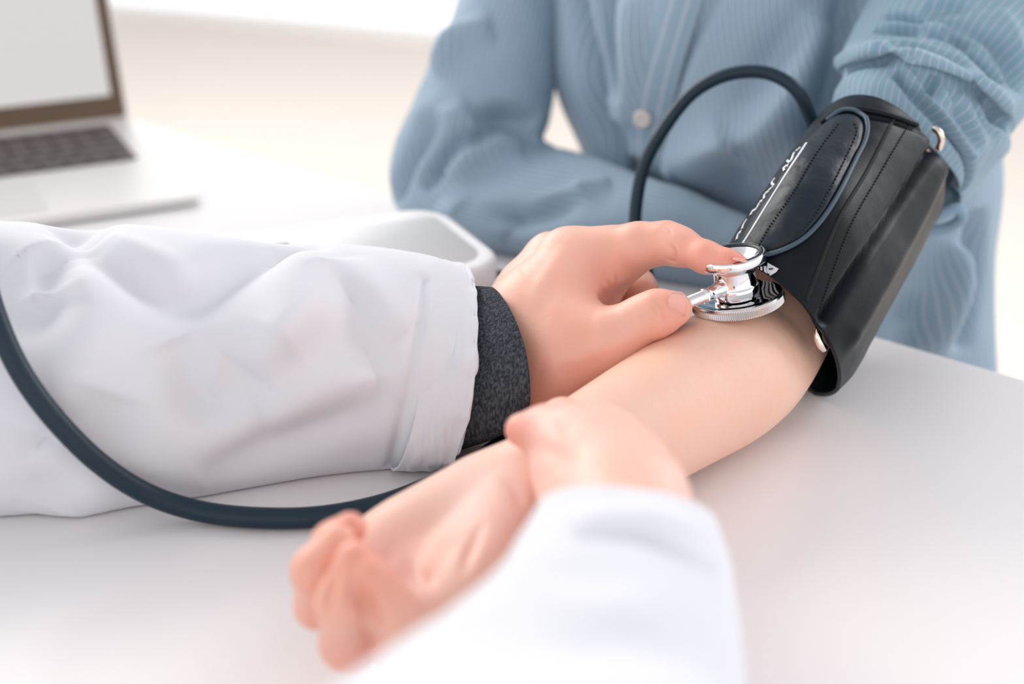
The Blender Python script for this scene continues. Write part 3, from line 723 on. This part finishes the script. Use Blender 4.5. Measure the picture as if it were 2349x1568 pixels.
#@@DOCTOR
# ------------------------------------------------------------------ doctor
doc = empty('person', Vector((-.3, 0, 0)), 'person in white coat, one hand pressing the chestpiece, the other holding the wrist', 'person')
fd = Field((-.085, .585, T + .004), (.155, .83, T + .128), .0009)
z = lambda x, y, d: tuple(Zp(x, y, d))
vn = tuple(-FWD + UP * .5)
# back of the hand and wrist
fd.add([(z(1090, 835, .748), z(1190, 800, .748), .0245, .0265, (0, -.6, .6), .9), (z(1190, 800, .748), z(1260, 745, .745), .0265, .029, (0, -.8, .5), .78)], .02)
fd.add([(z(1240, 745, .750), z(1305, 585, .757), .0190, .0125)], .016)       # index metacarpal
fd.add([(z(1222, 700, .765), z(1262, 588, .788), .0150, .0105)], .016)         # middle metacarpal
fd.add([(z(1160, 745, .775), z(1215, 675, .785), .0165, .0150), (z(1215, 675, .785), z(1245, 622, .81), .0150, .011)], .014)
fd.add([(z(1215, 760, .785), z(1250, 650, .82), .0135, .011)], .014)
fd.add([(z(1255, 745, .745), z(1330, 640, .752), .026, .0165)], .016)
fd.add([(z(1235, 850, .738), z(1330, 800, .726), .023, .021), (z(1330, 800, .726), z(1400, 790, .715), .021, .0135)], .014)   # thenar mound
fd.add([(z(1300, 720, .745), z(1340, 690, .745), .018, .014)], .014)
idx_f = chain([z(1300, 592, .757), z(1400, 578, .750), z(1465, 565, .742), z(1528, 556, .735)], [.0135, .0128, .0118, .0102]) + chain([z(1528, 557, .735), z(1562, 566, .728), z(1620, 590, .716), z(1672, 603, .709), z(1704, 606, .706)], [.0102, .0090, .0073, .0058, .0034])
mid_f = chain([z(1264, 590, .785), z(1390, 605, .790), z(1462, 655, .775), z(1480, 665, .768)], [.012, .0105, .0088, .0075])
ring_f = chain([z(1246, 625, .805), z(1380, 650, .80), z(1420, 705, .785), z(1395, 735, .775)], [.0115, .0100, .0088, .0075])
pin_f = chain([z(1250, 650, .818), z(1350, 700, .81), z(1370, 740, .79), z(1345, 760, .78)], [.0105, .0088, .0078, .0068])
thumb = chain([z(1330, 800, .726), z(1402, 784, .714), z(1470, 734, .707), z(1512, 717, .703), z(1552, 707, .700)], [.0190, .0130, .0110, .0108, .0078], None, 1)
web = chain([z(1330, 640, .752), z(1390, 630, .752), z(1440, 605, .748)], [.017, .012, .009])
fd.fingers([idx_f + web, mid_f, ring_f, pin_f, thumb], .006, .012)
fd.carve([(z(1402, 692, .728), z(1440, 688, .745), .0065, .0080)], .004)
VD1 = engrave(fd.out(), [([(1538, 560), (1548, 580), (1545, 603)], -.0016, .0011), ([(1528, 590), (1540, 600), (1552, 600)], -.0010, .0010), ([(1520, 512), (1534, 524), (1542, 540)], -.0005, .0008), ([(1530, 508), (1546, 520)], -.0004, .0007),
      ([(1484, 690), (1500, 705), (1506, 730)], -.0008, .0009), ([(1496, 684), (1514, 702), (1520, 728), (1512, 752)], -.0009, .0009), ([(1510, 722), (1524, 730), (1522, 748)], -.0005, .0007), ([(1490, 725), (1502, 742), (1506, 760)], -.0004, .0008),
      ([(1380, 645), (1388, 668), (1386, 705)], -.0006, .0011), ([(1398, 640), (1404, 662)], -.0007, .0009), ([(1412, 625), (1420, 650)], -.0006, .0008),
      ([(1260, 840), (1340, 815), (1420, 782), (1480, 745)], .0012, .0040), ([(1300, 560), (1250, 640), (1215, 720)], .0010, .0045), ([(1290, 760), (1330, 775), (1380, 770)], -.0006, .0050), ([(1655, 612), (1664, 590), (1668, 576)], -.0003, .0006)])
# near hand holding the wrist
fe = Field((-.06, .36, T + .003), (.16, .66, T + .15), .0014)
q = lambda x, y, h: tuple(Hp(x, y, h))
fe.add([(q(1440, 1290, .095), q(1415, 1165, .086), .020, .022), (q(1415, 1165, .086), q(1345, 1050, .072), .022, .0205)], .02)
fe.add([(q(1400, 1120, .075), q(1350, 1040, .050), .022, .018)], .02)
thb = chain([q(1360, 1080, .083), q(1312, 1022, .082), q(1250, 985, .082), q(1197, 985, .079)], [.020, .0125, .0092, .0072])
fns = []
for i, (dx, dy) in enumerate(((0, 0), (28, 22), (56, 46), (82, 72))):
    fns.append(chain([q(1345 + dx, 1000 + dy, .055), q(1320 + dx, 985 + dy, .024), q(1250 + dx * .9, 990 + dy, .0125), q(1195 + dx * .9, 1000 + dy, .022)], [.0115, .0092, .0082, .0070]))
fns.append(chain([q(1335, 1000, .070), q(1290, 965, .062), q(1262, 962, .058)], [.013, .0095, .0075]))
fe.fingers([thb] + fns, .006, .010)
VD2 = engrave(fe.out(), [([(1205, 1020), (1262, 1034), (1310, 1065)], -.0022, .0040), ([(1250, 960), (1275, 985), (1290, 1010)], -.0012, .0035)])
fl_d = [(z(1690, 610, .70), .02, .8), (z(1600, 600, .71), .022, .55), (z(1550, 720, .695), .018, .4), (z(1390, 660, .735), .022, .6), (z(1500, 560, .725), .03, .3), (z(1330, 850, .70), .04, .3), (q(1190, 990, .08), .02, .6), (q(1250, 1060, .08), .03, .2)]
pl_d = [(q(1300, 1050, .08), .035, .8), (q(1420, 1150, .09), .035, .6), (z(1250, 600, .78), .035, .35)]
hb = part('arm', body_mesh('arm', [VD1], fl_d, pl_d), M_SKIN_D, doc); smooth(hb, 1)
smooth(part('arm', body_mesh('arm', [VD2], fl_d, pl_d), M_SKIN_D, doc), 2)
# nails: curved plates seated on the fingertips
def nail(p0, p1, side, nrm, w, r, sink=0.0):
    p0, p1 = Vector(p0), Vector(p1); t = (p1 - p0); L = t.length; t.normalize(); side = (Vector(side) - t * Vector(side).dot(t)).normalized(); up = side.cross(t)
    if up.dot(Vector(nrm)) < 0: up = -up
    vs, fs = [], []; nu, nv = 12, 12
    for lay in (0, 1):
        for i in range(nu + 1):
            a = i / nu; ww = w * (1 - .25 * max(0, a - .75) / .25) * min(1, (a + .12) * 3.2) ** .5
            for j in range(nv + 1):
                b = (j / nv * 2 - 1); ang = b * ww / r
                e = a if abs(b) < .01 else a * (1 - .10 * b * b)
                vs.append(p0 + t * (L * e) + side * (r * math.sin(ang)) + up * (r * (math.cos(ang) - 1) - lay * .0009 - .0006 * (1 - a) ** 2))
    o = (nu + 1) * (nv + 1)
    for i in range(nu):
        for j in range(nv):
            k = i * (nv + 1) + j; fs.append((k, k+1, k+nv+2, k+nv+1)); fs.append((o+k, o+k+nv+1, o+k+nv+2, o+k+1))
    for i in range(nu):
        for k in (i * (nv+1), i * (nv+1) + nv): fs.append((k, k+nv+1, o+k+nv+1, o+k))
    for j in range(nv):
        for k in (j, nu * (nv+1) + j): fs.append((k, o+k, o+k+1, k+1))
    return mesh('nail', vs, fs)
part('fingernail', nail(Zp(1682, 588, .7030), Zp(1714, 599, .7020), (0.2, -.5, .3), UP, .0050, .0062), M_NAIL, hb, label='index nail')
part('fingernail', nail(Zp(1531, 706, .6918), Zp(1574, 711, .6896), (0, -.2, 1), CAM - Zp(1550, 700, .69), .0082, .0088), M_NAIL, hb, label='thumb nail')
# white coat, far sleeve
WS = Loft([st_px((-1100, 380), (-1100, 1260), .76, .63, .07), st_px((-420, 470), (-420, 1200), .74, .66, .06), st_px((-150, 500), (-150, 1190), .735, .675, .055), st_px((0, 525), (0, 1182), .735, .68, .055), st_px((160, 515), (160, 1180), .738, .69, .055), st_px((330, 530), (320, 1165), .742, .695, .055),
           st_px((560, 563), (520, 1130), .75, .705, .052), st_px((800, 570), (740, 1090), .757, .718, .048), st_px((985, 598), (910, 1075), .762, .725, .044), st_px((1056, 612), (1015, 1072), .765, .728, .042, (1078, 850, .705))], 260, 220)
WS.folds([([(170, 500), (215, 560), (300, 620), (400, 672), (470, 660), (560, 600), (660, 562)], -0.0140, .013, 0), ([(215, 520), (330, 590), (430, 640)], 0.0080, .010), ([(660, 565), (690, 640), (640, 740), (560, 840)], 0.0140, .016),
          ([(400, 780), (440, 860), (490, 915), (540, 880), (620, 780)], -0.0120, .013), ([(500, 915), (600, 820), (700, 740), (800, 680)], 0.0080, .010),
          ([(-30, 600), (20, 690), (70, 722), (115, 690), (135, 610)], -.0110, .012, 0), ([(170, 520), (160, 600), (130, 690)], .0080, .014), ([(60, 570), (90, 610), (95, 660)], -.0080, .014), ([(150, 580), (200, 660), (180, 820), (110, 1000)], 0.0080, .02),
          ([(740, 620), (800, 690), (840, 780), (860, 860)], -0.0060, .012), ([(900, 900), (760, 960), (600, 1040), (460, 1100)], -0.0080, .012), ([(860, 860), (740, 900), (600, 960)], 0.0080, .014), ([(780, 600), (860, 690), (930, 760)], 0.0060, .012),
          ([(120, 1000), (200, 1100), (150, 1180)], 0.0100, .016), ([(250, 900), (200, 1040), (120, 1150)], -0.0080, .016),
          ([(972, 640), (950, 800), (930, 930), (897, 1070)], -0.0028, .0030, 0)])
WS.rumple(.0012, 14, 1); WS.floor(T + .0008)
coat = None
slv = part('coat_sleeve', WS.mesh('coat_sleeve'), M_LINEN, doc); solidify(slv, .0014)
CU = Loft([st_px((968, 590), (897, 1078), .762, .722, .046, (970, 850, .703)), st_px((1000, 592), (940, 1080), .764, .724, .046, (1010, 850, .702)), st_px((1062, 606), (1015, 1075), .767, .727, .044, (1088, 850, .701)),
           st_px((1066, 608), (1019, 1073), .767, .728, .0435, (1092, 850, .702)), st_px((1060, 622), (1016, 1060), .765, .73, .041, (1084, 850, .706))], 90, 220)
CU.rumple(.0010, 60, 4, (2, 1, .6)); CU.folds([([(1060, 800), (1090, 870), (1085, 960)], .0015, .006), ([(1060, 960), (1050, 1000), (1040, 1060)], -.002, .005)]); CU.floor(T + .0008)
solidify(part('coat_cuff', CU.mesh('coat_cuff'), M_LINEN, slv), .0014)
GK = Loft([st_px((960, 640), (900, 1050), .765, .735, .04, (960, 850, .712)), st_px((1050, 655), (1010, 1045), .756, .733, .037, (1090, 850, .708)), st_px((1085, 655), (1120, 1010), .752, .733, .037, (1165, 830, .702)), st_px((1116, 658), (1185, 975), .750, .733, .036, (1206, 812, .700))], 90, 160)
GK.rumple(.001, 60, 7); GK.floor(T + .001)
solidify(part('knit_cuff', GK.mesh('knit_cuff'), M_KNIT, doc, label='charcoal knit cuff under the coat'), .0015)
# white coat, near sleeve
NS = Loft([st_px((1236, 1195), (1650, 1230), .505, .53, .03, (1440, 1115, .475)), st_px((1200, 1265), (1672, 1300), .49, .515, .03, (1430, 1175, .455)), st_px((1162, 1345), (1690, 1390), .465, .495, .03, (1400, 1260, .425)),
           st_px((1060, 1440), (1700, 1500), .44, .47, .035, (1340, 1370, .395)), st_px((900, 1560), (1710, 1640), .41, .44, .04, (1260, 1480, .36)), st_px((700, 1700), (1720, 1800), .37, .39, .045, (1180, 1640, .31)), st_px((500, 2000), (1720, 2200), .32, .33, .05, (1120, 1950, .26))], 200, 160, .8)
NS.folds([([(1310, 1232), (1400, 1228), (1500, 1248), (1635, 1310)], -.006, .0030), ([(1300, 1200), (1420, 1190), (1560, 1215), (1640, 1260)], .004, .008), ([(1250, 1500), (1400, 1480), (1620, 1470)], -.002, .010), ([(1250, 1400), (1450, 1400), (1640, 1400)], .002, .012)])
NS.rumple(.0015, 16, 6)
solidify(part('coat_sleeve', NS.mesh('coat_sleeve'), M_LINEN, doc), .0014)
